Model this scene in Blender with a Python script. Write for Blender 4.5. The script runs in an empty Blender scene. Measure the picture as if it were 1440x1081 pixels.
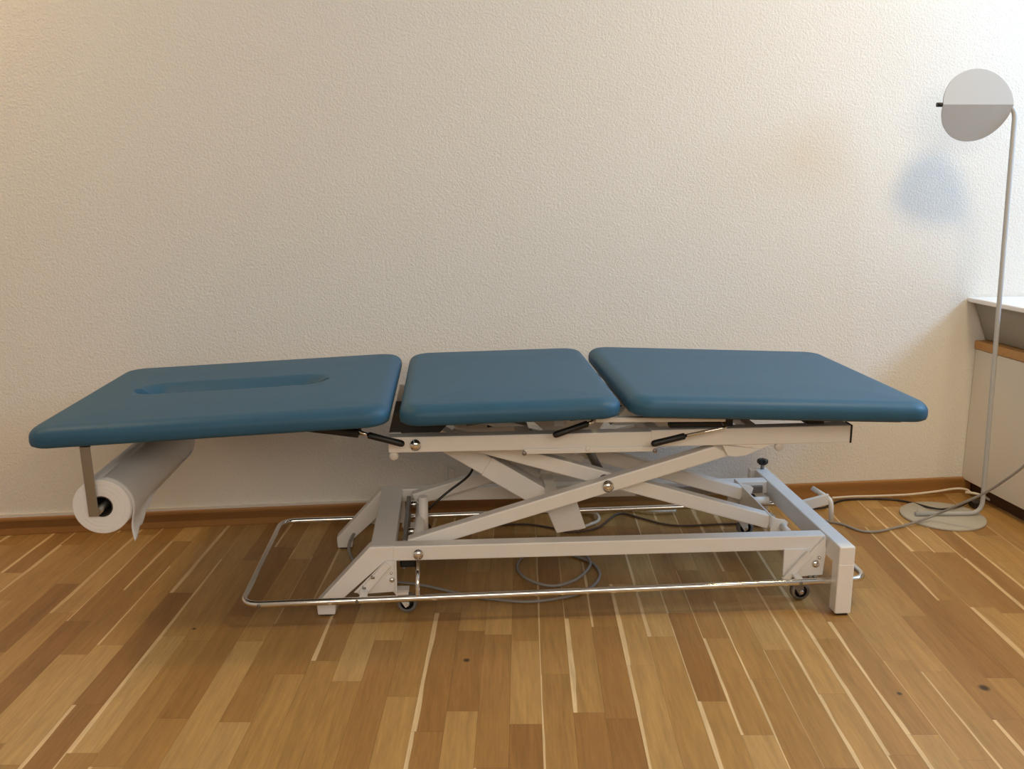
import bpy, bmesh, math, random
from mathutils import Vector, Matrix
C = bpy.context.scene.collection
R = math.radians
random.seed(7)

# ------------------------------------------------------------------ materials
def nodes(name):
    m = bpy.data.materials.new(name); m.use_nodes = True
    nt = m.node_tree; b = nt.nodes['Principled BSDF']
    return m, nt, b
def lk(nt, a, b): nt.links.new(a, b)
def mat(name, col, rough=.5, metal=0, bump=0, bscale=60, bdist=.001, vary=0, vscale=8, coat=0, trans=0, spec=None, sss=0):
    m, nt, b = nodes(name)
    b.inputs['Base Color'].default_value = (*col, 1)
    b.inputs['Roughness'].default_value = rough
    b.inputs['Metallic'].default_value = metal
    if coat: b.inputs['Coat Weight'].default_value = coat; b.inputs['Coat Roughness'].default_value = .25
    if spec is not None: b.inputs['Specular IOR Level'].default_value = spec
    tc = nt.nodes.new('ShaderNodeTexCoord')
    if vary:
        n = nt.nodes.new('ShaderNodeTexNoise'); n.inputs['Scale'].default_value = vscale; n.inputs['Detail'].default_value = 4
        lk(nt, tc.outputs['Object'], n.inputs['Vector'])
        mx = nt.nodes.new('ShaderNodeMix'); mx.data_type = 'RGBA'
        mx.inputs['A'].default_value = (*[c*(1-vary) for c in col], 1)
        mx.inputs['B'].default_value = (*[min(1, c*(1+vary)) for c in col], 1)
        lk(nt, n.outputs['Fac'], mx.inputs['Factor']); lk(nt, mx.outputs['Result'], b.inputs['Base Color'])
    if bump:
        n2 = nt.nodes.new('ShaderNodeTexNoise'); n2.inputs['Scale'].default_value = bscale; n2.inputs['Detail'].default_value = 3
        lk(nt, tc.outputs['Object'], n2.inputs['Vector'])
        bp = nt.nodes.new('ShaderNodeBump'); bp.inputs['Strength'].default_value = bump; bp.inputs['Distance'].default_value = bdist
        lk(nt, n2.outputs['Fac'], bp.inputs['Height']); lk(nt, bp.outputs['Normal'], b.inputs['Normal'])
    return m

def plaster_mat():
    m, nt, b = nodes('rough_plaster')
    b.inputs['Base Color'].default_value = (.80, .765, .70, 1); b.inputs['Roughness'].default_value = .85
    b.inputs['Specular IOR Level'].default_value = .25
    tc = nt.nodes.new('ShaderNodeTexCoord')
    n = nt.nodes.new('ShaderNodeTexNoise'); n.inputs['Scale'].default_value = 135; n.inputs['Detail'].default_value = 2.5; n.inputs['Distortion'].default_value = .6
    n3 = nt.nodes.new('ShaderNodeTexNoise'); n3.inputs['Scale'].default_value = 1.6; n3.inputs['Detail'].default_value = 3
    for q in (n, n3): lk(nt, tc.outputs['Object'], q.inputs['Vector'])
    bp = nt.nodes.new('ShaderNodeBump'); bp.inputs['Strength'].default_value = .8; bp.inputs['Distance'].default_value = .0030
    lk(nt, n.outputs['Fac'], bp.inputs['Height']); lk(nt, bp.outputs['Normal'], b.inputs['Normal'])
    mx = nt.nodes.new('ShaderNodeMix'); mx.data_type = 'RGBA'
    mx.inputs['A'].default_value = (.78, .74, .665, 1); mx.inputs['B'].default_value = (.81, .785, .73, 1)
    lk(nt, n3.outputs['Fac'], mx.inputs['Factor']); lk(nt, mx.outputs['Result'], b.inputs['Base Color'])
    return m

def floor_mat():
    m, nt, b = nodes('oak_parquet')
    N = nt.nodes.new
    def M(op, a, bb=None, c=None):
        n = N('ShaderNodeMath'); n.operation = op
        for i, v in enumerate((a, bb, c)):
            if v is None: continue
            if isinstance(v, (int, float)): n.inputs[i].default_value = v
            else: lk(nt, v, n.inputs[i])
        return n.outputs[0]
    tc = N('ShaderNodeTexCoord'); sp = N('ShaderNodeSeparateXYZ'); lk(nt, tc.outputs['Object'], sp.inputs[0])
    x, y = sp.outputs['X'], sp.outputs['Y']
    W = .0675
    u = M('DIVIDE', M('ADD', M('SUBTRACT', x, M('MULTIPLY', y, .0107)), 20*W+.0238), W)
    row = M('FLOOR', u); fu = M('FRACT', u)
    wn = N('ShaderNodeTexWhiteNoise'); wn.noise_dimensions = '1D'; lk(nt, row, wn.inputs['W'])
    s2 = N('ShaderNodeSeparateColor'); lk(nt, wn.outputs['Color'], s2.inputs[0])
    ln = M('ADD', M('MULTIPLY', s2.outputs[0], .22), .36)
    v = M('ADD', M('DIVIDE', y, ln), M('MULTIPLY', s2.outputs[1], 17.3))
    v = M('ADD', v, 40.)
    ix = M('FLOOR', v); fv = M('FRACT', v)
    cb = N('ShaderNodeCombineXYZ'); lk(nt, row, cb.inputs[0]); lk(nt, ix, cb.inputs[1])
    wp = N('ShaderNodeTexWhiteNoise'); wp.noise_dimensions = '2D'; lk(nt, cb.outputs[0], wp.inputs['Vector'])
    s3 = N('ShaderNodeSeparateColor'); lk(nt, wp.outputs['Color'], s3.inputs[0])
    ramp = N('ShaderNodeValToRGB'); cr = ramp.color_ramp
    cols = [(0, (.30, .147, .042)), (.2, (.35, .185, .054)), (.5, (.40, .225, .069)), (.8, (.445, .258, .085)), (1, (.51, .318, .12))]
    cr.elements[0].position = 0; cr.elements[0].color = (*cols[0][1], 1)
    cr.elements[1].position = 1; cr.elements[1].color = (*cols[-1][1], 1)
    for p_, c_ in cols[1:-1]:
        e = cr.elements.new(p_); e.color = (*c_, 1)
    lk(nt, s3.outputs[0], ramp.inputs[0])
    # grain: noise stretched along the board, shifted per board
    cg = N('ShaderNodeCombineXYZ')
    lk(nt, M('MULTIPLY', x, 1.), cg.inputs[0]); lk(nt, M('MULTIPLY', y, .07), cg.inputs[1]); lk(nt, M('MULTIPLY', s3.outputs[1], 9.), cg.inputs[2])
    g = N('ShaderNodeTexNoise'); g.inputs['Scale'].default_value = 170; g.inputs['Detail'].default_value = 5; g.inputs['Roughness'].default_value = .6
    lk(nt, cg.outputs[0], g.inputs['Vector'])
    g2 = N('ShaderNodeTexNoise'); g2.inputs['Scale'].default_value = 32; g2.inputs['Detail'].default_value = 4; g2.inputs['Distortion'].default_value = 1.2
    lk(nt, cg.outputs[0], g2.inputs['Vector'])
    gv = M('ADD', M('MULTIPLY', M('SUBTRACT', g.outputs['Fac'], .5), .60), M('ADD', 1., M('MULTIPLY', M('SUBTRACT', g2.outputs['Fac'], .5), .55)))
    # sapwood streak: pale band along one edge of some boards
    cw = N('ShaderNodeCombineXYZ'); lk(nt, M('MULTIPLY', y, 1.), cw.inputs[0]); lk(nt, M('MULTIPLY', row, 3.7), cw.inputs[1]); lk(nt, s3.outputs[2], cw.inputs[2])
    wv = N('ShaderNodeTexNoise'); wv.inputs['Scale'].default_value = 3.5; lk(nt, cw.outputs[0], wv.inputs['Vector'])
    wid = M('MULTIPLY', M('MAXIMUM', M('SUBTRACT', s3.outputs[1], .42), 0.), .31)
    wid = M('MULTIPLY', wid, M('ADD', .1, M('MULTIPLY', wv.outputs['Fac'], 1.8)))
    edge = M('SUBTRACT', wid, fu)
    sap = M('MINIMUM', M('MAXIMUM', M('MULTIPLY', edge, 45.), 0.), 1.)
    mixs = N('ShaderNodeMix'); mixs.data_type = 'RGBA'
    lk(nt, M('MULTIPLY', sap, .85), mixs.inputs['Factor']); lk(nt, ramp.outputs[0], mixs.inputs['A']); mixs.inputs['B'].default_value = (.74, .54, .29, 1)
    mg = N('ShaderNodeVectorMath'); mg.operation = 'SCALE'; lk(nt, mixs.outputs['Result'], mg.inputs[0]); lk(nt, gv, mg.inputs['Scale'])
    # seams
    du = M('MINIMUM', fu, M('SUBTRACT', 1., fu))
    dv = M('MULTIPLY', M('MINIMUM', fv, M('SUBTRACT', 1., fv)), 6.)
    seam = M('MINIMUM', M('DIVIDE', M('MINIMUM', du, dv), .012), 1.)
    sm = M('ADD', .62, M('MULTIPLY', seam, .38))
    # knots and specks with their own shape
    for (kx, ky, r_) in ((-.1075, 2.0136, .0065), (-.8035, 2.172, .004), (1.054, 1.890, .010), (.855, 1.866, .005)):
        d = M('SQRT', M('ADD', M('POWER', M('SUBTRACT', x, kx), 2.), M('POWER', M('MULTIPLY', M('SUBTRACT', y, ky), .9), 2.)))
        k = M('MINIMUM', M('MAXIMUM', M('DIVIDE', M('SUBTRACT', d, r_*.5), r_), .18), 1.)
        sm = M('MULTIPLY', sm, k)
    fin = N('ShaderNodeVectorMath'); fin.operation = 'SCALE'; lk(nt, mg.outputs[0], fin.inputs[0]); lk(nt, sm, fin.inputs['Scale'])
    lk(nt, fin.outputs[0], b.inputs['Base Color'])
    b.inputs['Roughness'].default_value = .38
    b.inputs['Specular IOR Level'].default_value = .45
    bp = N('ShaderNodeBump'); bp.inputs['Strength'].default_value = .25; bp.inputs['Distance'].default_value = .0008
    lk(nt, M('ADD', seam, M('MULTIPLY', g.outputs['Fac'], .25)), bp.inputs['Height']); lk(nt, bp.outputs['Normal'], b.inputs['Normal'])
    return m

def oak_mat(name, c0, c1, axis=0, rough=.45):
    m, nt, b = nodes(name)
    tc = nt.nodes.new('ShaderNodeTexCoord'); mp = nt.nodes.new('ShaderNodeMapping')
    sc = [40, 40, 40]; sc[axis] = 2.5; mp.inputs['Scale'].default_value = sc
    n = nt.nodes.new('ShaderNodeTexNoise'); n.inputs['Scale'].default_value = 1.5; n.inputs['Detail'].default_value = 5
    lk(nt, tc.outputs['Object'], mp.inputs[0]); lk(nt, mp.outputs[0], n.inputs['Vector'])
    mx = nt.nodes.new('ShaderNodeMix'); mx.data_type = 'RGBA'
    mx.inputs['A'].default_value = (*c0, 1); mx.inputs['B'].default_value = (*c1, 1)
    lk(nt, n.outputs['Fac'], mx.inputs['Factor']); lk(nt, mx.outputs['Result'], b.inputs['Base Color'])
    b.inputs['Roughness'].default_value = rough
    return m

MT = dict(
    wall=plaster_mat(), floor=floor_mat(),
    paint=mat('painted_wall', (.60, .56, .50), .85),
    ceil=mat('ceiling_paint', (.66, .64, .60), .9),
    base=oak_mat('oak_skirting', (.30, .135, .035), (.40, .20, .06)),
    caulk=mat('white_sealant', (.74, .70, .64), .6, vary=.05),
    vinyl=mat('teal_blue_vinyl', (.029, .102, .178), .47, bump=.35, bscale=420, bdist=.0004, vary=.10, vscale=14, spec=.30),
    white=mat('white_powder_coat', (.87, .845, .81), .33, bump=.08, bscale=300, bdist=.0003, vary=.03, spec=.5),
    chrome=mat('chrome', (.80, .79, .77), .10, 1, bump=.04, bscale=25, bdist=.001),
    steel=mat('brushed_steel', (.40, .385, .36), .38, 1, vary=.1, vscale=40),
    zinc=mat('zinc_steel', (.30, .29, .28), .45, 1, vary=.2, vscale=30),
    black=mat('black_plastic', (.010, .010, .011), .45, vary=.1),
    dark=mat('dark_underside_board', (.055, .048, .040), .7, vary=.15),
    tyre=mat('grey_rubber_tyre', (.19, .19, .19), .6, vary=.1),
    paper=mat('white_crepe_paper', (.86, .85, .84), .8, bump=.3, bscale=260, bdist=.0005, spec=.2),
    core=mat('brown_cardboard_core', (.05, .038, .03), .9, vary=.1),
    lamp=mat('pale_grey_lacquer', (.45, .46, .47), .45, vary=.02, vscale=3),
    base_l=mat('warm_grey_lacquer', (.50, .475, .42), .5, vary=.03, vscale=6),
    cab=mat('cream_laminate', (.74, .70, .63), .42, vary=.02, vscale=3, bump=.1, bscale=4, bdist=.002),
    oak=oak_mat('oak_worktop', (.42, .21, .06), (.55, .30, .10)),
    plinth=mat('dark_brown_plinth', (.055, .022, .012), .5, vary=.2),
    slab=mat('white_laminate_slab', (.82, .80, .79), .3, vary=.02),
    tub=mat('grey_olive_plastic', (.30, .285, .24), .4, vary=.06, vscale=10),
    gcord=mat('grey_cord_sheath', (.30, .285, .27), .5, vary=.1),
    wcord=mat('cream_cord_sheath', (.74, .66, .54), .45, vary=.05),
    bcord=mat('black_cord_sheath', (.02, .016, .015), .45, vary=.1),
    bronze=mat('brown_cord_sheath', (.09, .06, .045), .5, vary=.1),
    hook=mat('ivory_plastic', (.72, .69, .64), .4, vary=.03),
    glow=None, glass=None)

# ------------------------------------------------------------------ mesh helpers
def new(): return bmesh.new()
def merge(dst, src, M=None):
    if M is not None: src.transform(M)
    me = bpy.data.meshes.new('_'); src.to_mesh(me); src.free(); dst.from_mesh(me); bpy.data.meshes.remove(me)
def box(bm, x0, x1, y0, y1, z0, z1, bev=0., M=None, seg=2):
    t = new(); bmesh.ops.create_cube(t, size=1)
    for v in t.verts:
        v.co = Vector(((x0+x1)/2+v.co.x*(x1-x0), (y0+y1)/2+v.co.y*(y1-y0), (z0+z1)/2+v.co.z*(z1-z0)))
    if bev: bmesh.ops.bevel(t, geom=t.edges[:], offset=bev, segments=seg, affect='EDGES', profile=.5)
    merge(bm, t, M)
def prism(bm, pts, y0, y1, bev=0., ax='y'):
    """polygon pts=(a,b) swept along an axis: ax y -> (x,z); ax z -> (x,y); ax x -> (y,z)"""
    t = new()
    def mk(p, q):
        return {'y': (p[0], q, p[1]), 'z': (p[0], p[1], q), 'x': (q, p[0], p[1])}[ax]
    a = [t.verts.new(mk(p, y0)) for p in pts]; b = [t.verts.new(mk(p, y1)) for p in pts]
    t.faces.new(a); t.faces.new(b[::-1])
    for i in range(len(pts)):
        j = (i+1) % len(pts); t.faces.new((a[j], a[i], b[i], b[j]))
    bmesh.ops.recalc_face_normals(t, faces=t.faces[:])
    if bev: bmesh.ops.bevel(t, geom=t.edges[:], offset=bev, segments=2, affect='EDGES', profile=.5)
    merge(bm, t)
def bar(bm, p0, p1, w, h, bev=.004, up=(0, 0, 1)):
    """rectangular tube from p0 to p1; w across, h along 'up'"""
    p0, p1 = Vector(p0), Vector(p1); d = p1-p0; L = d.length; d.normalize()
    s = d.cross(Vector(up)).normalized(); u = s.cross(d)
    M = Matrix(((d.x, s.x, u.x, p0.x), (d.y, s.y, u.y, p0.y), (d.z, s.z, u.z, p0.z), (0, 0, 0, 1)))
    box(bm, 0, L, -w/2, w/2, -h/2, h/2, bev, M)
def frame(t, ref=None):
    t = t.normalized(); r = Vector((0, 0, 1)) if abs(t.z) < .9 else Vector((1, 0, 0))
    if ref is not None: r = ref
    a = (r - t*r.dot(t)).normalized(); return a, t.cross(a)
def tube(bm, pts, r, n=14, caps=True, rs=None):
    pts = [Vector(p) for p in pts]; rings = []; ref = None
    for i, p in enumerate(pts):
        t = (pts[min(i+1, len(pts)-1)]-pts[max(i-1, 0)])
        a, b = frame(t, ref); ref = a
        rr = rs[i] if rs else r
        rings.append([bm.verts.new(p+(a*math.cos(2*math.pi*k/n)+b*math.sin(2*math.pi*k/n))*rr) for k in range(n)])
    for i in range(len(rings)-1):
        for k in range(n):
            f = bm.faces.new((rings[i][k], rings[i][(k+1) % n], rings[i+1][(k+1) % n], rings[i+1][k])); f.smooth = True
    if caps:
        for rg in (rings[0][::-1], rings[-1]):
            try: bm.faces.new(rg)
            except ValueError: pass
def fillet(pts, r, n=8, closed=False):
    pts = [Vector(p) for p in pts]; out = []; L = len(pts)
    for i, p in enumerate(pts):
        if not closed and i in (0, L-1): out.append(p); continue
        a = pts[i-1]-p; b = pts[(i+1) % L]-p
        rr = min(r, a.length*.49, b.length*.49)
        A = p+a.normalized()*rr; B = p+b.normalized()*rr
        for k in range(n+1):
            t = k/n; out.append(A*(1-t)**2+p*2*t*(1-t)+B*t*t)
    if closed: out.append(out[0].copy())
    return out
def spline(pts, n=8):
    P = [Vector(p) for p in pts]; P = [P[0]*2-P[1]]+P+[P[-1]*2-P[-2]]; out = []
    for i in range(1, len(P)-2):
        for k in range(n):
            t = k/n; a, b, c, d = P[i-1], P[i], P[i+1], P[i+2]
            out.append(.5*((2*b)+(c-a)*t+(2*a-5*b+4*c-d)*t*t+(3*b-a-3*c+d)*t**3))
    out.append(P[-2]); return out
def lathe(bm, prof, n=28, M=None, smooth=True):
    """prof = [(r, h)...] turned about z"""
    t = new(); rings = []
    for r, h in prof:
        if r < 1e-6: rings.append([t.verts.new((0, 0, h))]); continue
        rings.append([t.verts.new((r*math.cos(2*math.pi*k/n), r*math.sin(2*math.pi*k/n), h)) for k in range(n)])
    for a, b in zip(rings, rings[1:]):
        for k in range(n):
            q = [a[k % len(a)], a[(k+1) % len(a)], b[(k+1) % len(b)], b[k % len(b)]]
            u = []
            for v_ in q:
                if v_ not in u: u.append(v_)
            if len(u) > 2:
                f = t.faces.new(u); f.smooth = smooth
    bmesh.ops.recalc_face_normals(t, faces=t.faces[:])
    merge(bm, t, M)
def axis_to(p, d):
    """matrix putting z axis along d at p"""
    d = Vector(d).normalized(); a, b = frame(d)
    return Matrix(((a.x, b.x, d.x, p[0]), (a.y, b.y, d.y, p[1]), (a.z, b.z, d.z, p[2]), (0, 0, 0, 1)))
def obj(name, bm, m, parent=None, loc=None, rz=None):
    me = bpy.data.meshes.new(name); bm.to_mesh(me); bm.free()
    if m is not None: me.materials.append(m)
    o = bpy.data.objects.new(name, me); C.objects.link(o)
    if parent: o.parent = parent
    if loc is not None: o.location = loc
    if rz is not None: o.rotation_euler = (0, 0, rz)
    return o
def thing(name, label, cat, loc=(0, 0, 0), rz=0, group=None):
    o = bpy.data.objects.new(name, None); C.objects.link(o); o.location = loc; o.rotation_euler = (0, 0, rz)
    o.empty_display_size = .1; o['label'] = label; o['category'] = cat
    if group: o['group'] = group
    return o
def tag(o, label, cat, group=None):
    o['label'] = label; o['category'] = cat
    if group: o['group'] = group
    return o
def struct(name, bm, m, loc=None, rz=None):
    o = obj(name, bm, m, None, loc, rz); o['kind'] = 'structure'; return o

# ------------------------------------------------------------------ the room
WA = R(7.4); W0 = Vector((-1.643, 2.822, 0))           # wall frame: local x along the back wall, local -y into the room
SL, SR, DB, ZC = -.75, 4.75, -4.6, 2.62
def wp(s, d, z): return W0 + Vector((math.cos(WA)*s + math.sin(WA)*d, math.sin(WA)*s - math.cos(WA)*d, z))
T_ = .1
b = new(); box(b, -5, 5, -3.5, 5, -.1, 0); struct('floor', b, MT['floor'])
b = new(); box(b, SL-T_, SR+T_, 0, T_, 0, ZC); struct('wall_back', b, MT['wall'], W0, WA)
b = new(); box(b, SL-T_, SL, DB, 0, 0, ZC); struct('wall_left', b, MT['paint'], W0, WA)
b = new(); box(b, SL-T_, SR+T_, DB-T_, DB, 0, ZC); struct('wall_front', b, MT['paint'], W0, WA)
b = new(); box(b, SL-T_, SR+T_, DB-T_, T_, ZC, ZC+T_); struct('ceiling', b, MT['ceil'], W0, WA)
WY0, WY1, WZ0, WZ1 = -1.55, -.45, 1.66, 2.54 # window opening in the right wall
b = new()
box(b, SR, SR+T_, DB, WY0, 0, ZC); box(b, SR, SR+T_, WY1, 0, 0, ZC)
box(b, SR, SR+T_, WY0, WY1, 0, WZ0); box(b, SR, SR+T_, WY0, WY1, WZ1, ZC)
struct('wall_right', b, MT['paint'], W0, WA)
b = new()
for (y0, y1, z0, z1) in ((WY0, WY1, WZ0, WZ0+.06), (WY0, WY1, WZ1-.06, WZ1), (WY0, WY0+.06, WZ0+.06, WZ1-.06), (WY1-.06, WY1, WZ0+.06, WZ1-.06)):
    box(b, SR+.02, SR+.07, y0, y1, z0, z1, .004)
struct('window_1', b, MT['slab'], W0, WA)
b = new(); box(b, SL, 3.338, -.016, -.0, 0, .050, .002); box(b, SL, 3.309, -.016, 0, .02, .058, .003); struct('baseboard_back', b, MT['base'], W0, WA)
b = new(); prism(b, [(SL, .058), (SL, .070), (1.0, .066), (1.75, .060), (1.75, .058)], -.010, 0); struct('trim_1', b, MT['caulk'], W0, WA)
b = new(); box(b, SL, SL+.016, DB, -.016, 0, .058, .003); struct('baseboard_left', b, MT['base'], W0, WA)

# ------------------------------------------------------------------ treatment table
table = thing('treatment_table', 'long three-section treatment table with blue padding on a white scissor-lift steel frame', 'treatment table', (0, 2.525, 0), R(4))

def cushion(name, x0, x1, y0, y1, th, zfun, rc=.05, er=.027, dent=None, label=None):
    """padded section: rounded-rectangle plan, rolled edges; zfun(x) is the height of its top"""
    a, bb = (x1-x0)/2, (y1-y0)/2; cx, cy = (x0+x1)/2, (y0+y1)/2
    bm = new(); NP = 56
    def loop(d):
        A, B = a-d, bb-d; r = max(rc-d*.55, .004); r = min(r, A*.98, B*.98); pts = []
        segs = [((A-r, -B+r), -90), ((A-r, B-r), 0), ((-A+r, B-r), 90), ((-A+r, -B+r), 180)]
        na = 12
        for i, ((px, py), a0) in enumerate(segs):
            for k in range(na+1):
                t = R(a0+90*k/na); pts.append((px+r*math.cos(t), py+r*math.sin(t)))
            nx, ny = segs[(i+1) % 4][0]; t = R(segs[(i+1) % 4][1])
            ex_, ey_ = nx+r*math.cos(t), ny+r*math.sin(t); sx, sy = pts[-1]
            for k in range(1, NP): pts.append((sx+(ex_-sx)*k/NP, sy+(ey_-sy)*k/NP))
        return pts
    def top(x, y, h):
        z = zfun(x+cx)+h
        if dent and h > -.02: z -= dent(x+cx, y+cy)
        return z
    rings = []
    lower = th-er
    def ring(d, hf):
        rings.append([bm.verts.new((px+cx, py+cy, top(px, py, hf))) for px, py in loop(d)])
    ring(.02, -th); ring(.008, -th); ring(.002, -th+.004); ring(0, -th+.012)
    for k in range(0, 9):
        t = k/8*math.pi/2; ring(er*1.25*(1-math.cos(t)), -er+er*math.sin(t)-.001)
    dd = er*1.25
    n = 60; D = min(a, bb)-.0015
    for k in range(1, n+1):
        d = dd+(D-dd)*k/n; puff = .004*math.sin(min(1, (d-dd)/.16)*math.pi/2); ring(d, -.001+puff)
    for r0, r1 in zip(rings, rings[1:]):
        m = len(r0)
        for k in range(m):
            f = bm.faces.new((r0[k], r0[(k+1) % m], r1[(k+1) % m], r1[k])); f.smooth = True
    f = bm.faces.new(rings[0][::-1])
    bm.faces.new(rings[-1])
    bmesh.ops.recalc_face_normals(bm, faces=bm.faces[:])
    o = obj(name, bm, MT['vinyl'], table)
    if label: o['label'] = label
    return o
def slot(x, y):
    """long rounded face slot sunk in the head section"""
    x0, x1, yc, r = -.945, -.575, .003, .074
    dx = max(x0-x, 0, x-x1); d = math.hypot(dx, y-yc)
    if d > r: return 0
    t = d/r
    return .034*((.5+.5*math.cos(math.pi*t)) if y > yc else (1-t**5))
hz = lambda x: .588+(x+.31)*.049
mz = lambda x: .592+(x)*.022
fz = lambda x: .600-(x-.27)*.036
cushion('head_cushion', -1.162, -.318, -.375, .375, .050, hz, .055, dent=slot, label='head cushion with a long sunken face slot')
cushion('middle_cushion', -.295, .243, -.375, .375, .050, mz, .055)
cushion('foot_cushion', .262, 1.020, -.375, .375, .050, fz, .055)

# mounting boards and carriers under the cushions
def board(x0, x1, y0, y1, zf, th=.012):
    b = new(); prism(b, [(x0, zf(x0)-.051), (x1, zf(x1)-.051), (x1, zf(x1)-.051-th), (x0, zf(x0)-.051-th)], y0, y1, .002); return b
obj('cushion_board', board(-1.09, -.36, -.30, .30, hz, .010), MT['dark'], table)
obj('cushion_board', board(-.25, .20, -.30, .30, mz, .010), MT['dark'], table)
obj('cushion_board', board(.31, .955, -.33, .33, fz, .010), MT['dark'], table)

# base frame -----------------------------------------------------------
ZT = .188
def rail_side(s):
    b = new(); y0, y1 = (s*.25, s*.21) if s < 0 else (s*.21, s*.25)
    box(b, -.3255, .8178, y0, y1, ZT-.040, ZT, .003)
    return b
for s in (-1, 1): obj('base_rail', rail_side(s), MT['white'], table)
for s in (-1, 1):
    y0, y1 = sorted((s*.25, s*.208)); b = new()
    prism(b, [(-.384, ZT), (-.325, ZT), (-.325, ZT-.040), (-.345, ZT-.040), (-.476, .030), (-.478, .004), (-.523, .004), (-.525, .036)], y0, y1, .003)
    leg = obj('leg', b, MT['white'], table)
    b = new(); box(b, -.518, -.483, y0+.004, y1-.004, 0, .008, .001); obj('foot_pad', b, MT['black'], leg)
b = new(); box(b, -.383, -.320, -.2485, .2485, ZT-.039, ZT+.001, .004); obj('cross_beam', b, MT['white'], table)
b = new(); box(b, .818, .860, -.340, .350, ZT-.052, ZT+.002, .003); obj('cross_beam', b, MT['white'], table)
for s in (-1, 1):
    y0, y1 = sorted((s*.3405, s*.300)); b = new(); box(b, .8178, .8602, y0, y1, .006, ZT-.045, .003); leg = obj('leg', b, MT['white'], table)
    b = new(); box(b, .824, .854, y0+.006, y1-.006, 0, .010, .001); obj('foot_pad', b, MT['black'], leg)
# inner roller track on the base rails
for s in (-1, 1):
    y0, y1 = sorted((s*.209, s*.198)); b = new(); box(b, .40, .80, y0, y1, ZT-.034, ZT-.012, .001); obj('roller_track', b, MT['zinc'], table)

# swivelling castor brackets
def gusset_left(s):
    y = s*.254; b = new()
    prism(b, [(-.345, .150), (-.316, .150), (-.316, .066), (-.398, .062), (-.428, .066)], *sorted((y, y+s*-.004)), 0)
    o = obj('caster_bracket', b, MT['white'], table)
    b = new(); prism(b, [(-.345, .150), (-.331, .138), (-.392, .066), (-.414, .064), (-.418, .068)], *sorted((y, y+s*.010)), .002)
    obj('release_flap', b, MT['white'], o)
    b = new(); bar(b, (-.318, y+s*.004, .150), (-.318, y+s*.004, .064), .004, .012, .001, up=(0, 1, 0)); obj('plate_edge', b, MT['white'], o)
    for (bx, bz, r) in ((-.330, .118, .004), (-.329, .099, .0075)):
        b = new(); lathe(b, [(r, 0), (r, .002), (r*.8, .005), (0, .007)], 14, axis_to((bx, y, bz), (0, s, 0))); obj('bolt', b, MT['chrome'], o)
    for (bx, bz) in ((-.377, .110), (-.400, .082)):
        b = new(); box(b, bx-.005, bx+.005, *sorted((y, y+s*.012)), bz-.003, bz+.003, .001); obj('hinge_pin', b, MT['zinc'], o)
def gusset_right(s):
    y = s*.254; b = new()
    prism(b, [(.706, .152), (.818, .152), (.818, .186), (.812, .186), (.716, .078), (.706, .078)], *sorted((y, y+s*-.006)), 0)
    prism(b, [(.716, .078), (.812, .186), (.818, .150), (.812, .080), (.700, .074)], *sorted((y+s*.001, y+s*.006)), .001)
    o = obj('caster_bracket', b, MT['white'], table)
    b = new(); prism(b, [(.700, .074), (.766, .150), (.780, .138), (.722, .072)], *sorted((y+s*.004, y+s*.014)), .002); obj('release_flap', b, MT['white'], o)
    for (bx, bz, r) in ((.798, .131, .005), (.790, .113, .011)):
        b = new(); lathe(b, [(r, 0), (r, .003), (r*.8, .007), (0, .009)], 14, axis_to((bx, y+s*.006, bz), (0, s, 0))); obj('bolt', b, MT['chrome'], o)
    for bx in (.776, .790):
        b = new(); box(b, bx-.004, bx+.004, *sorted((y, y+s*.014)), .072, .080, .001); obj('hinge_pin', b, MT['zinc'], o)
for s in (-1, 1): gusset_left(s); gusset_right(s)
def caster(x, y, tyre_m, z0=.0012, r=.026, br='white'):
    o = None
    b = new()
    for dy in (-.014, .014): prism(b, [(x-.034, .064), (x+.004, .064), (x+.006, .026), (x-.004, .018)], y+dy-.0015, y+dy+.0015)
    box(b, x-.034, x+.006, y-.0155, y+.0155, .062, .066)
    o = obj('caster', b, MT[br], table)
    M = axis_to((x, y-.010, r+z0), (0, 1, 0))
    b = new(); lathe(b, [(r*.66, 0), (r*.9, 0), (r, .004), (r, .016), (r*.9, .020), (r*.66, .020), (r*.66, 0)], 30, M); w = obj('tyre', b, tyre_m, o)
    b = new(); lathe(b, [(.0, -.001), (r*.38, -.001), (r*.40, .003), (r*.70, .003), (r*.70, .017), (r*.40, .017), (r*.38, .021), (0, .021)], 30, M); obj('wheel', b, MT['black'], o)
    b = new(); tube(b, [(x, y-.018, r+z0), (x, y+.018, r+z0)], .005, 12); obj('axle', b, MT['chrome'], o)
caster(-.292, -.236, MT['tyre']); caster(.762, -.236, MT['zinc'], br='zinc'); caster(-.292, .236, MT['tyre']); caster(.762, .236, MT['tyre'])

# chrome foot rail all round
pts = fillet([(-.705, -.300, .062), (.918, -.300, .082), (.918, .300, .082), (-.705, .300, .062)], .055, 10, closed=True)
b = new(); tube(b, pts, .0085, 16, caps=False); fr = obj('foot_rail', b, MT['chrome'], table)
for px in (-.415, .735, -.66):
    z = .062+(px+.705)/1.623*.02
    b = new(); lathe(b, [(.005, 0), (.005, .002), (.003, .0025), (0, .0015)], 12, axis_to((px, -.3075, z), (0, -1, 0))); obj('screw', b, MT['zinc'], fr)
for px in (-.40, .735):
    for s in (-1, 1):
        z = .062+(px+.705)/1.623*.02
        b = new(); bar(b, (px, s*.300, z+.004), (px, s*.256, z+.010), .020, .006, .001); obj('bracket', b, MT['white'], fr)
for s in (-1, 1):
    b = new(); tube(b, [(-.262, s*.300, .070), (-.262, s*.235, .148)], .006, 12); obj('rail_post', b, MT['chrome'], fr)

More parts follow.
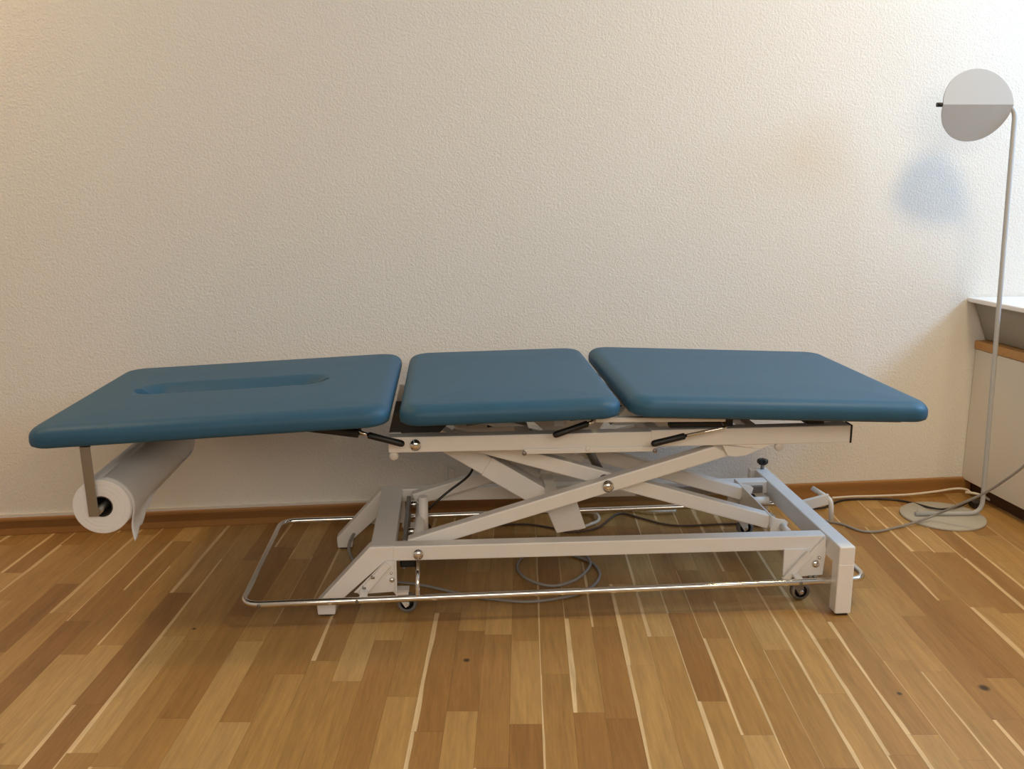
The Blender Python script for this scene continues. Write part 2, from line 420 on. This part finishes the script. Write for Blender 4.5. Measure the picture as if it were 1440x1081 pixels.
# scissor arms
PX, PZ, SLP = .239, .322, .295
def arm(xa, xb, sgn, yc, w=.036, h=.038):
    f = lambda x: PZ+sgn*SLP*(x-PX)
    b = new(); bar(b, (xa, yc, f(xa)), (xb, yc, f(xb)), w, h, .004)
    return obj('scissor_arm', b, MT['white'], table)
for s in (-1, 1):
    arm(-.285, .655, 1, s*.184)
    arm(-.170, .705, -1, s*.120, h=.040)
def dome(p, r, d=(0, -1, 0), par=None, nm='pivot_bolt'):
    b = new(); lathe(b, [(r*1.05, 0), (r*1.05, r*.18), (r*.95, r*.45), (r*.6, r*.75), (0, r*.88)], 24, axis_to(p, d)); return obj(nm, b, MT['chrome'], par or table)
for s in (-1, 1):
    dome((PX, s*.2025, PZ), .0155, (0, s, 0))
    dome((-.26, s*.251, .166), .0135, (0, s, 0))
    dome((-.262, s*.222, .450), .0145, (0, s, 0))
b = new(); tube(b, [(PX, -.20, PZ), (PX, .20, PZ)], .012, 14); obj('pivot_shaft', b, MT['zinc'], table)
b = new(); tube(b, [(-.262, -.21, .166), (-.262, .21, .166)], .014, 14); obj('pivot_shaft', b, MT['white'], table)
b = new(); box(b, .640, .668, -.166, .166, .425, .452, .003); obj('arm_cross_bar', b, MT['white'], table)
b = new(); bar(b, (.10, -.165, .20+.075), (.10, .165, .275), .030, .030, .003); obj('arm_cross_bar', b, MT['white'], table)
# thin end plate across the lower arm ends with its ears
b = new()
prism(b, [(-.150, .208), (.185, .208), (.185, .190), (.120, .150), (-.100, .150), (-.150, .176)], .702, .706, ax='x')
ep = obj('arm_end_plate', b, MT['white'], table)
for s, L in ((-1, 1), (1, 1)):
    b = new(); prism(b, [(.703, .208), (.722, .199), (.742, .196), (.752, .188), (.748, .172), (.725, .158), (.703, .160)], *sorted((s*.150, s*.146)), .001); obj('bearing_ear', b, MT['white'], ep)
    b = new(); tube(b, [(.736, s*.150, .178), (.736, s*.198, .178)], .009, 16); obj('roller', b, MT['white'], ep)
# upright white pin and castor linkage behind the left cross beam
b = new(); tube(b, [(-.252, 0, .236), (-.252, 0, .100)], .0135, 18); pin = obj('upright_pin', b, MT['white'], table)
b = new(); bar(b, (-.300, -.13, .148), (-.300, .17, .170), .012, .022, .002); lnk = obj('brake_linkage', b, MT['zinc'], table)
for yy in (-.08, .11):
    b = new(); lathe(b, [(.010, 0), (.012, .004), (.011, .016), (.007, .02), (0, .02)], 12, axis_to((-.291, yy, .160+.06*(yy+.13)), (1, 0, 0))); obj('bolt', b, MT['chrome'], lnk)
b = new(); box(b, -.310, -.268, -.205, -.165, .110, .150, .004); obj('rubber_stop', b, MT['black'], lnk)
b = new(); bar(b, (-.30, -.2, .11), (-.30, .2, .11), .010, .014, .002); obj('brake_rod', b, MT['zinc'], table)

# lift actuator between the arms
b = new(); bar(b, (-.210, -.045, .428), (-.065, -.045, .338), .060, .054, .003); act = obj('lift_actuator', b, MT['white'], table)
b = new(); bar(b, (-.075, -.047, .3445), (.115, -.047, .2267), .066, .058, .003); obj('actuator_sleeve', b, MT['white'], act)
b = new(); prism(b, [(.070, .262), (.165, .268), (.203, .156), (.120, .144)], -.075, -.028, .003); obj('motor_housing', b, MT['white'], act)
b = new(); prism(b, [(-.19, .445), (.02, .445), (.115, .285), (.060, .262), (-.02, .330)], .045, .060, .002); obj('lift_gusset', b, MT['white'], table)
b = new(); prism(b, [(.10, .40), (.21, .335), (.17, .28), (.08, .285)], .020, .036, .002); obj('lift_gusset', b, MT['white'], table)
b = new(); prism(b, [(.05, .445), (.29, .445), (.21, .335), (.17, .335)], .075, .090, .002); obj('lift_gusset', b, MT['white'], table)
b = new(); tube(b, spline([(-.10, .10, .31), (-.12, .08, .27), (-.18, .05, .232), (-.22, .04, .20), (-.25, .05, .16), (-.235, .06, .12)], 8), .0035, 8); obj('motor_cable', b, MT['bcord'], table)
b = new(); tube(b, [(.015, .10, .418), (.09, .05, .392), (.17, .0, .362)], .0045, 10); obj('piston_rod', b, MT['steel'], table)

# top frame
b = new(); prism(b, [(-.331, .429), (.360, .430), (.360, .473), (-.331, .470)], -.220, -.180, .003); tf = obj('top_rail', b, MT['white'], table)
b = new(); prism(b, [(-.331, .429), (.360, .430), (.360, .473), (-.331, .470)], .180, .220, .003); obj('top_rail', b, MT['white'], table)
for s in (-1, 1):
    y0, y1 = sorted((s*.222, s*.184)); b = new(); prism(b, [(.345, .4325), (.876, .4335), (.876, .481), (.345, .477)], y0, y1, .003); o = obj('top_rail', b, MT['white'], table)
    b = new(); prism(b, [(.8755, .433), (.8805, .433), (.8805, .4815), (.8755, .4815)], y0-.0005, y1+.0005, .001); obj('end_cap', b, MT['black'], o)
    y0, y1 = sorted((s*.224, s*.188)); b = new(); prism(b, [(.016, .4195), (.360, .4205), (.360, .4345), (.016, .4335)], y0, y1, .002); st = obj('stop_strip', b, MT['white'], table)
    for bx in (.016, .356, .18):
        b = new(); lathe(b, [(.006, 0), (.006, .002), (.004, .003), (0, .003)], 12, axis_to((bx, s*.224, .4225 if bx != .18 else .431), (0, s, 0))); obj('screw', b, MT['zinc'] if bx != .18 else MT['white'], st)
for s in (-1, 1):   # round rubber buffers under the top rails
    for bx, bz in ((-.318, .419), (.690, .423)):
        b = new(); lathe(b, [(0, 0), (.010, 0), (.012, .003), (.012, .010), (.010, .014), (0, .014)], 20, axis_to((bx, s*.216, bz), (0, -s, 0))); obj('buffer', b, MT['hook'], table)
for x, zz, hh in ((-.315, .452, .040), (.02, .450, .03), (.36, .452, .04), (.862, .457, .044)):
    b = new(); box(b, x-.016, x+.016, -.181, .181, zz-hh/2, zz+hh/2, .003); obj('top_cross_bar', b, MT['white'], table)
# raised mounting plates between rail and middle cushion
for s in (-1, 1):
    y0, y1 = sorted((s*.176, s*.170)); b = new()
    prism(b, [(-.331, .469), (-.200, .469), (-.150, .520), (-.200, .5225), (-.318, .5225)], y0, y1, .001); obj('hinge_plate', b, MT['dark'] if s < 0 else MT['white'], table)
for s in (-1, 1):
    b = new(); prism(b, [(-.20, .5225), (-.14, .5225), (.03, .472), (-.06, .472)], *sorted((s*.140, s*.100)), .002); obj('cushion_strut', b, MT['white'], table)
    b = new(); box(b, .10, .128, *sorted((s*.15, s*.10)), .472, .528, .002); obj('cushion_strut', b, MT['white'], table)
    b = new(); prism(b, [(.25, .474), (.31, .474), (.50, .512), (.50, .527), (.30, .534)], *sorted((s*.155, s*.115)), .002); obj('cushion_strut', b, MT['white'], table)
    b = new(); prism(b, [(.190, .5290), (.52, .5230), (.52, .513), (.190, .517)], *sorted((s*.285, s*.265)), .001); obj('cushion_strut', b, MT['white'], table)
b = new(); box(b, -.33, -.20, -.16, .16, .470, .476, .001); obj('hinge_plate', b, MT['dark'], table)
for x in (.545, .79):
    b = new(); box(b, x-.022, x+.022, -.20, .20, .476, .516, .002); obj('foot_carrier', b, MT['black'] if x < .6 else MT['dark'], table)
b = new(); box(b, .42, .86, -.10, -.08, .478, .486, .001); obj('slide_track', b, MT['zinc'], table)
b = new(); box(b, .35, .86, .178, .2, .478, .486, .001); obj('slide_track', b, MT['zinc'], table)
# shaped plates hanging below the right half of the top rail
for s in (-1, 1):
    b = new(); prism(b, [(.500, .434), (.536, .434), (.552, .402), (.572, .3985), (.601, .4015), (.640, .418), (.676, .434)], *sorted((s*.206, s*.214)), .001); obj('roller_guide', b, MT['white'], table)

# gas springs and release levers
def spring(p0, p1, r0, r1, rod_end):
    b = new(); tube(b, [p0, p1], r0, 16, rs=[r0, r1]); o = obj('gas_spring', b, MT['black'], table)
    b = new(); tube(b, [p1, rod_end], .004, 10); obj('piston_rod', b, MT['steel'], o)
spring((-.66, -.21, .5155), (-.402, -.255, .492), .010, .0115, (-.375, -.255, .489))
spring((.115, -.09, .496), (-.075, -.10, .4755), .0135, .0155, (-.13, -.10, .469))
spring((.30, -.05, .490), (.15, -.10, .488), .014, .014, (.12, -.10, .486))
b = new(); prism(b, [(-.55, .513), (-.41, .516), (-.41, .505), (-.50, .505)], -.265, -.215, .001); obj('spring_bracket', b, MT['black'], table)
b = new(); box(b, .395, .545, -.215, -.190, .481, .4935, .002); obj('locking_bar', b, MT['black'], table)
def lever(g0, g1, pts, r=.0085):
    b = new(); tube(b, fillet([g1]+pts, .012, 6), .0045, 12); o = obj('release_lever', b, MT['chrome'], table)
    g0, g1 = Vector(g0), Vector(g1); d = (g0-g1); L = d.length; pr = []
    for k in range(10):
        t = k/9; pr.append((g1+d*(t), r*(1-.12*math.sin(t*math.pi)) if t < .9 else r*.82))
    b = new(); tube(b, [g1, g1+d*.03, g1+d*.5, g1+d*.9, g1+d*.97, g0], r, 16, rs=[r*.85, r, r*.95, r*1.02, r*.8, r*.3]); obj('grip', b, MT['black'], o)
lever((-.287, -.270, .4655), (-.376, -.270, .491), [(-.400, -.265, .5), (-.385, -.21, .523)])
lever((.084, -.272, .4815), (.172, -.272, .511), [(.186, -.268, .515), (.184, -.21, .530)])
lever((.335, -.270, .4535), (.421, -.270, .4735), [(.531, -.265, .493), (.505, -.20, .524)])

# star knob on the rear of the right cross beam
kx, ky = .842, .332
b = new(); tube(b, [(kx, ky, .186), (kx, ky, .212)], .006, 12); kn = obj('knob_stem', b, MT['zinc'], table)
b = new(); N_ = 60; rings = []
for (rs, h) in ((0, .004), (.6, .002), (.92, .005), (1, .011), (.95, .017), (.6, .021), (0, .022)):
    if rs == 0: rings.append([b.verts.new((kx, ky, .203+h))]); continue
    rings.append([b.verts.new((kx+math.cos(2*math.pi*k/N_)*rs*.0165*(1+.14*math.cos(10*math.pi*k/N_)), ky+math.sin(2*math.pi*k/N_)*rs*.0165*(1+.14*math.cos(10*math.pi*k/N_)), .203+h)) for k in range(N_)])
for a_, c_ in zip(rings, rings[1:]):
    for k in range(N_):
        q = [a_[k % len(a_)], a_[(k+1) % len(a_)], c_[(k+1) % len(c_)], c_[k % len(c_)]]; u = []
        for v_ in q:
            if v_ not in u: u.append(v_)
        f = b.faces.new(u); f.smooth = True
bmesh.ops.recalc_face_normals(b, faces=b.faces[:]); obj('star_knob', b, MT['black'], table)
b = new(); box(b, .800, .819, .325, .350, .120, ZT+.002, .002); obj('knob_block', b, MT['white'], table)
# cable hook beside the right cross beam
b = new(); tube(b, fillet([(.932, .135, .188), (.972, .085, .166), (.976, .080, .098)], .016, 6), .0075, 12); hk = obj('cable_hook', b, MT['hook'], table)
b = new(); bar(b, (.861, .085, .145), (.968, .090, .168), .010, .034, .003); obj('hook_arm', b, MT['hook'], hk)
b = new(); tube(b, fillet([(-.185, .262, .150), (-.185, .262, .246), (-.155, .262, .236), (-.155, .262, .150)], .010, 5), .006, 10); obj('cable_hook', b, MT['hook'], table)
b = new(); box(b, .735, .80, .07, .105, .095, .125, .004); cbx = obj('junction_box', b, MT['hook'], table)
b = new(); tube(b, [(.80, .14, .150), (.73, .15, .145)], .012, 14); obj('junction_tube', b, MT['white'], table)
b = new(); box(b, .735, .775, .17, .205, .10, .15, .004); obj('junction_box', b, MT['black'], table)
b = new(); box(b, .74, .78, -.03, .0, .085, .088, .001); obj('junction_plate', b, MT['white'], table)

# holder of the paper roll
b = new()
bar(b, (-1.036, -.332, .492), (-1.030, -.332, .318), .004, .024, .001, up=(1, 0, 0))
hol = obj('roll_holder', b, MT['steel'], table)
b = new(); prism(b, [(-.332, .4935), (-.290, .513), (-.250, .513), (-.250, .509), (-.288, .509), (-.332, .4885)], -1.048, -1.024, .001, ax='x'); obj('holder_bracket', b, MT['black'], hol)
b = new(); tube(b, [(-1.022, -.332, .330), (-1.022, .31, .330)], .010, 14); obj('holder_rod', b, MT['steel'], hol)
b = new(); bar(b, (-1.036, .300, .506), (-1.030, .300, .318), .004, .024, .001, up=(1, 0, 0)); obj('holder_bracket', b, MT['steel'], hol)

# ------------------------------------------------------------------ paper roll (hangs on the holder)
roll = thing('paper_roll', 'white crepe paper roll hanging under the head end of the blue table', 'paper roll', (0, 2.525, 0), R(4))
rx, rz_, ry0, ry1, rr = -1.016, .337, -.318, .275, .0685
M = axis_to((rx, ry0, rz_), (0, 1, 0)); L_ = ry1-ry0
b = new(); prof = [(.026, .002), (.027, .0)]
for k in range(1, 13):
    q = .027+(rr-.0015-.027)*k/12; prof.append((q, .0012*((k % 3)-1)*.5))
prof += [(rr, .0015), (rr+.0008, L_*.3), (rr-.0005, L_*.55), (rr+.0005, L_*.8), (rr, L_-.001), (rr-.002, L_), (.026, L_), (.026, .002)]
lathe(b, prof, 56, M); obj('wound_paper', b, MT['paper'], roll)
b = new(); lathe(b, [(.0235, .001), (.0262, .001), (.0262, L_-.001), (.0235, L_-.001), (.0235, .001)], 36, M); obj('core_tube', b, MT['core'], roll)
# loose torn end peeling off the right side
b = new(); NU, NV = 26, 30; grid = []
for j in range(NV+1):
    v = j/NV; y = ry0+.004+(L_-.05)*v; row = []
    tear = max(.050-.16*v, .0)+(.006+.004*math.sin(v*61+1)+.004*math.sin(v*23))*(1 if v < .3 else .35) + (.010 if v < .04 else 0)
    for i in range(NU+1):
        u = i/NU
        if u < .5:
            a = R(100-100*u*2)+R(-14); r_ = rr+.0018+.004*u*u*4
            row.append((rx+r_*math.cos(a), y, rz_+r_*math.sin(a)))
        else:
            w = (u-.5)*2; a = R(-14); r_ = rr+.0058
            px = rx+r_*math.cos(a)+w*tear*.04-.006*math.sin(w*3)+.004*math.sin(v*9)*w; pz = rz_+r_*math.sin(a)-w*tear
            row.append((px, y-.010*w*(1-v), pz))
    grid.append([b.verts.new(p) for p in row])
for j in range(NV):
    for i in range(NU):
        f = b.faces.new((grid[j][i], grid[j][i+1], grid[j+1][i+1], grid[j+1][i])); f.smooth = True
o = obj('loose_sheet', b, MT['paper'], roll)
sm = o.modifiers.new('thick', 'SOLIDIFY'); sm.thickness = .0006

# ------------------------------------------------------------------ floor lamp
lamp = thing('floor_lamp', 'slim grey floor lamp with a folded round disc shade and flat round foot', 'floor lamp', (1.452, 2.978, 0))
b = new(); lathe(b, [(0, 0), (.133, 0), (.1345, .002), (.1345, .007), (.132, .009), (0, .009)], 72); obj('base', b, MT['base_l'], lamp)
b = new()
bp_ = [(-.098, -.012, .0165), (.128, -.006, .0165), (.093, -.004, 1.338), (.0, .0, 1.336)]
pp = fillet(bp_, .045, 8); 
tube(b, pp[:-1][:len(pp)-1], .0075, 14)
pole = obj('pole', b, MT['lamp'], lamp)
lathe_b = new(); lathe(lathe_b, [(.004, 0), (.004, .014), (0, .014)], 10, Matrix.Translation((-.090, -.012, .018))); obj('cord_inlet', lathe_b, MT['lamp'], lamp)
# disc shade folded along its horizontal axis
def half_disc(sign, tilt):
    b = new(); r = .111; n = 40; t = .0025; A, B_ = [], []
    for k in range(n+1):
        a = math.pi*k/n; x = r*math.cos(a)*.97; h = r*math.sin(a)*(1.0 if sign > 0 else 1.06)
        z = sign*h*math.cos(tilt); y = h*math.sin(tilt)
        A.append((x, y-t, z)); B_.append((x, y+t, z))
    va = [b.verts.new(p) for p in A]; vb = [b.verts.new(p) for p in B_]
    b.faces.new(va); b.faces.new(vb[::-1])
    for k in range(n+1):
        j = (k+1) % (n+1); b.faces.new((va[k], va[j], vb[j], vb[k]))
    bmesh.ops.recalc_face_normals(b, faces=b.faces[:]); return b
sh = obj('disc_shade', half_disc(1, R(14)), MT['lamp'], lamp, loc=(-.026, -.012, 1.336))
lo = obj('lower_flap', half_disc(-1, R(24)), MT['lamp'], lamp, loc=(-.026, -.012, 1.336))
b = new(); tube(b, [(-.120, -.006, 1.336), (-.150, -.006, 1.336)], .0065, 14); obj('switch', b, MT['black'], lamp)
b = new(); tube(b, [(.0, .004, 1.336), (-.122, .004, 1.336)], .006, 14); obj('lamp_tube', b, MT['lamp'], lamp)

# ------------------------------------------------------------------ cabinet, box on top
cab = thing('cabinet', 'cream low cabinet with an oak top standing against the wall at the right edge', 'cabinet', W0, WA)
CX0, CX1, CD = 3.310, 3.78, 2.0
b = new(); box(b, CX0+.018, CX1, -CD, -.002, .05, .530, .002); obj('body', b, MT['cab'], cab)
b = new(); box(b, CX0, CX0+.018, -1.0, -.002, .051, .5285, .0015); obj('front_panel', b, MT['cab'], cab)
b = new(); box(b, CX0, CX0+.018, -CD, -1.004, .051, .5285, .0015); obj('front_panel', b, MT['cab'], cab)
b = new(); box(b, CX0-.006, CX1, -CD, -.002, .531, .560, .002); obj('worktop', b, MT['oak'], cab)
b = new(); box(b, CX0+.03, CX1, -CD, -.002, 0, .05); obj('plinth', b, MT['plinth'], cab)
box_t = thing('storage_box', 'grey tapered box under a white slab lid, set on the cream cabinet top', 'box', W0, WA)
b = new(); t = new()
xs = [(3.339, .5606, 0), (3.283, .697, 0)]
lo_, hi = [], []
for (x, y) in ((3.341, -.006), (3.70, -.006), (3.70, -1.50), (3.341, -1.50)): lo_.append(t.verts.new((x, y, .5615)))
for (x, y) in ((3.283, -.003), (3.74, -.003), (3.74, -1.56), (3.283, -1.56)): hi.append(t.verts.new((x, y, .696)))
t.faces.new(lo_[::-1]); t.faces.new(hi)
for k in range(4): t.faces.new((lo_[k], lo_[(k+1) % 4], hi[(k+1) % 4], hi[k]))
bmesh.ops.recalc_face_normals(t, faces=t.faces[:]); bmesh.ops.bevel(t, geom=t.edges[:], offset=.003, segments=2, affect='EDGES')
merge(b, t); obj('tub', b, MT['tub'], box_t)
b = new(); box(b, 3.258, 3.77, -1.62, -.002, .697, .713, .003); obj('lid', b, MT['slab'], box_t)

# ------------------------------------------------------------------ cords on the floor
def cord(name, pts, r, m, label, cat='cord', n=10):
    b = new(); tube(b, spline(pts, n), r, 10); return tag(obj(name, b, m), label, cat)
ca, sa = math.cos(R(4)), math.sin(R(4))
def TL(x, y, z): return Vector((ca*x-sa*y, 2.525+sa*x+ca*y, z))
# CORDS>
cord('grey_cord', [(1.001, 2.890, 0.0300), (1.051, 2.922, 0.0060), (1.088, 2.899, 0.0045), (1.125, 2.841, 0.0045), (1.180, 2.835, 0.0045), (1.258, 2.873, 0.0045), (1.314, 2.887, 0.0140), (1.388, 2.910, 0.0300), (1.436, 2.860, 0.0824), (1.491, 2.800, 0.1463), (1.514, 2.740, 0.2058), (1.536, 2.680, 0.2722), (1.556, 2.620, 0.3556), tuple(wp(3.225, .78, .64)), tuple(wp(3.262, .84, .728)), tuple(wp(3.36, .88, .7185)), tuple(wp(3.55, .86, .7185))], .0042, MT['gcord'], 'grey cord rising from the floor in front of the lamp pole to the right edge')
cord('white_cord', [(1.135, 3.146, 0.0100), (1.218, 3.164, 0.0090), (1.321, 3.169, 0.0100), (1.424, 3.173, 0.0140), (1.518, 3.186, 0.0200), (1.593, 3.195, 0.0280), (1.621, 3.175, 0.0320), (1.619, 3.130, 0.0340)], .0042, MT['wcord'], 'cream white cord lying along the oak baseboard behind the lamp foot')
cord('black_cord', [(1.023, 3.028, 0.0100), (1.082, 3.060, 0.0060), (1.131, 3.109, 0.0045), (1.185, 3.142, 0.0045), (1.276, 3.150, 0.0045), (1.356, 3.142, 0.0045), (1.407, 3.101, 0.0060), (1.435, 3.025, 0.0160), (1.474, 3.014, 0.0160), (1.545, 3.052, 0.0140), (1.610, 3.110, 0.0120)], .0036, MT['bcord'], 'black cord running from the table across the round lamp foot')
cord('coiled_cord', [(-0.328, 2.446, 0.0045), (-0.258, 2.427, 0.0045), (-0.180, 2.389, 0.0045), (-0.106, 2.349, 0.0045), (-0.038, 2.331, 0.0045), (0.038, 2.318, 0.0045), (0.115, 2.335, 0.0045), (0.185, 2.371, 0.0045), (0.235, 2.436, 0.0045), (0.252, 2.509, 0.0045), (0.235, 2.581, 0.0045), (0.196, 2.624, 0.0045), (0.151, 2.657, 0.0045), (0.087, 2.663, 0.0045), (0.039, 2.635, 0.0045), (0.015, 2.555, 0.0045), (0.034, 2.466, 0.0105), (0.079, 2.418, 0.0105), (0.128, 2.409, 0.0105), (0.185, 2.456, 0.0105), (0.226, 2.541, 0.0105), (0.225, 2.608, 0.0115), (0.205, 2.660, 0.0105), (0.176, 2.709, 0.0045)], .0042, MT['gcord'], 'grey cord looped in a coil on the floor under the table')
cord('brown_cord', [(-0.047, 2.893, 0.0045), (0.047, 2.899, 0.0045), (0.127, 2.867, 0.0045), (0.183, 2.829, 0.0045), (0.278, 2.867, 0.0045), (0.362, 3.000, 0.0045), (0.429, 2.959, 0.0045), (0.492, 2.906, 0.0045), (0.559, 2.886, 0.0045), (0.678, 2.899, 0.0045), (0.774, 2.906, 0.0045)], .0034, MT['bronze'], 'thin dark brown cord lying on the floor behind the front base rail')
PALE = [(0.212, 2.850, 0.0060), (0.257, 2.895, 0.0060), (0.288, 2.930, 0.0080), (0.283, 2.980, 0.0120), (0.246, 3.001, 0.0120), (0.315, 3.008, 0.0120), (0.391, 3.036, 0.0120), (0.483, 3.001, 0.0120), (0.557, 3.008, 0.0120)]
LEGC = [(-0.413, 2.863, 0.0500), (-0.449, 2.785, 0.0500), (-0.482, 2.711, 0.0500), (-0.494, 2.663, 0.0300), (-0.487, 2.637, 0.0060), (-0.457, 2.571, 0.0045), (-0.410, 2.509, 0.0045)]
b = new(); box(b, 1.595, 1.627, 3.056, 3.100, 0, .024, .004); tag(obj('power_adapter', b, MT['black']), 'small black power adapter on the floor at the cabinet foot', 'power adapter')
cord('adapter_cord', [(1.609, 3.149, 0.0300), (1.631, 3.122, 0.0340), (1.667, 3.132, 0.0200), (1.687, 3.129, 0.0080)], .0045, MT['wcord'], 'short cream plug lead on the black adapter by the cabinet')
# <CORDS
MI = Matrix.Rotation(-R(4), 4, 'Z') @ Matrix.Translation((0, -2.525, 0))
for nm, P_, r_, m_ in (('supply_cable', PALE, .0052, 'wcord'), ('motor_cable', LEGC, .0048, 'gcord')):
    b = new(); tube(b, spline([MI @ Vector(p) for p in P_], 10), r_, 10); obj(nm, b, MT[m_], table)
# ------------------------------------------------------------------ lights
def area(name, loc, rot, sx, sy, power, col, shape='RECTANGLE'):
    l = bpy.data.lights.new(name, 'AREA'); l.shape = shape; l.size = sx
    if shape in ('RECTANGLE', 'ELLIPSE'): l.size_y = sy
    l.energy = power; l.color = col
    o = bpy.data.objects.new(name, l); C.objects.link(o); o.location = loc; o.rotation_euler = rot; return o
def emit(name, col, s):
    m = bpy.data.materials.new(name); m.use_nodes = True; nt = m.node_tree; nt.nodes.clear()
    e = nt.nodes.new('ShaderNodeEmission'); e.inputs[0].default_value = (*col, 1); e.inputs[1].default_value = s
    o = nt.nodes.new('ShaderNodeOutputMaterial'); lk(nt, e.outputs[0], o.inputs[0]); return m
WARM, DAY = (1., .74, .38), (.35, .63, 1.)
L1 = (1.45, 1.95); L2 = (-1.98, 2.42)
for (lx, ly), pw, lab, sz, z in ((L1, 30, 'flat round warm ceiling lamp right of the table', .36, ZC), (L2, 15, 'flat round warm ceiling lamp left of the table', .30, ZC)):
    t = thing('ceiling_lamp', lab, 'ceiling lamp', (lx, ly, z))
    b = new(); lathe(b, [(0, 0), (.23, 0), (.23, -.035), (.215, -.04), (0, -.04)], 40); obj('housing', b, MT['slab'], t)
    a = area('lamp_light', (lx, ly, z-.045), (0, 0, 0), sz, sz, pw, WARM if lx > 0 else (1., .67, .29), 'DISK')
area('window_daylight', wp(SR+.085, -(WY0+WY1)/2, (WZ0+WZ1)/2), (0, R(90), WA), WZ1-WZ0-.1, WY1-WY0-.1, 90, DAY)
area('rear_fill', wp(1.6, 4.5, 2.05), (R(82), 0, WA), 3.2, 1.0, 56, (1., .88, .74))  # added warm fill from behind the camera, no window in that wall

w = bpy.data.worlds.new('world'); bpy.context.scene.world = w; w.use_nodes = True
w.node_tree.nodes['Background'].inputs[0].default_value = (.7, .85, 1, 1); w.node_tree.nodes['Background'].inputs[1].default_value = .6

# ------------------------------------------------------------------ camera
cam = bpy.data.cameras.new('camera'); co = bpy.data.objects.new('camera', cam); C.objects.link(co)
co.location = (0, 0, 1.10); pitch = math.atan((540.5-258)/1310.)
co.rotation_euler = (R(90)-pitch, 0, 0); cam.sensor_fit = 'HORIZONTAL'; cam.sensor_width = 36; cam.lens = 1310/1440*36
cam.clip_start = .02
sc = bpy.context.scene; sc.camera = co
sc.view_settings.view_transform = 'Standard'; sc.view_settings.look = 'None'; sc.view_settings.gamma = 1
sc.view_settings.exposure = -.34; sc.view_settings.use_curve_mapping = False
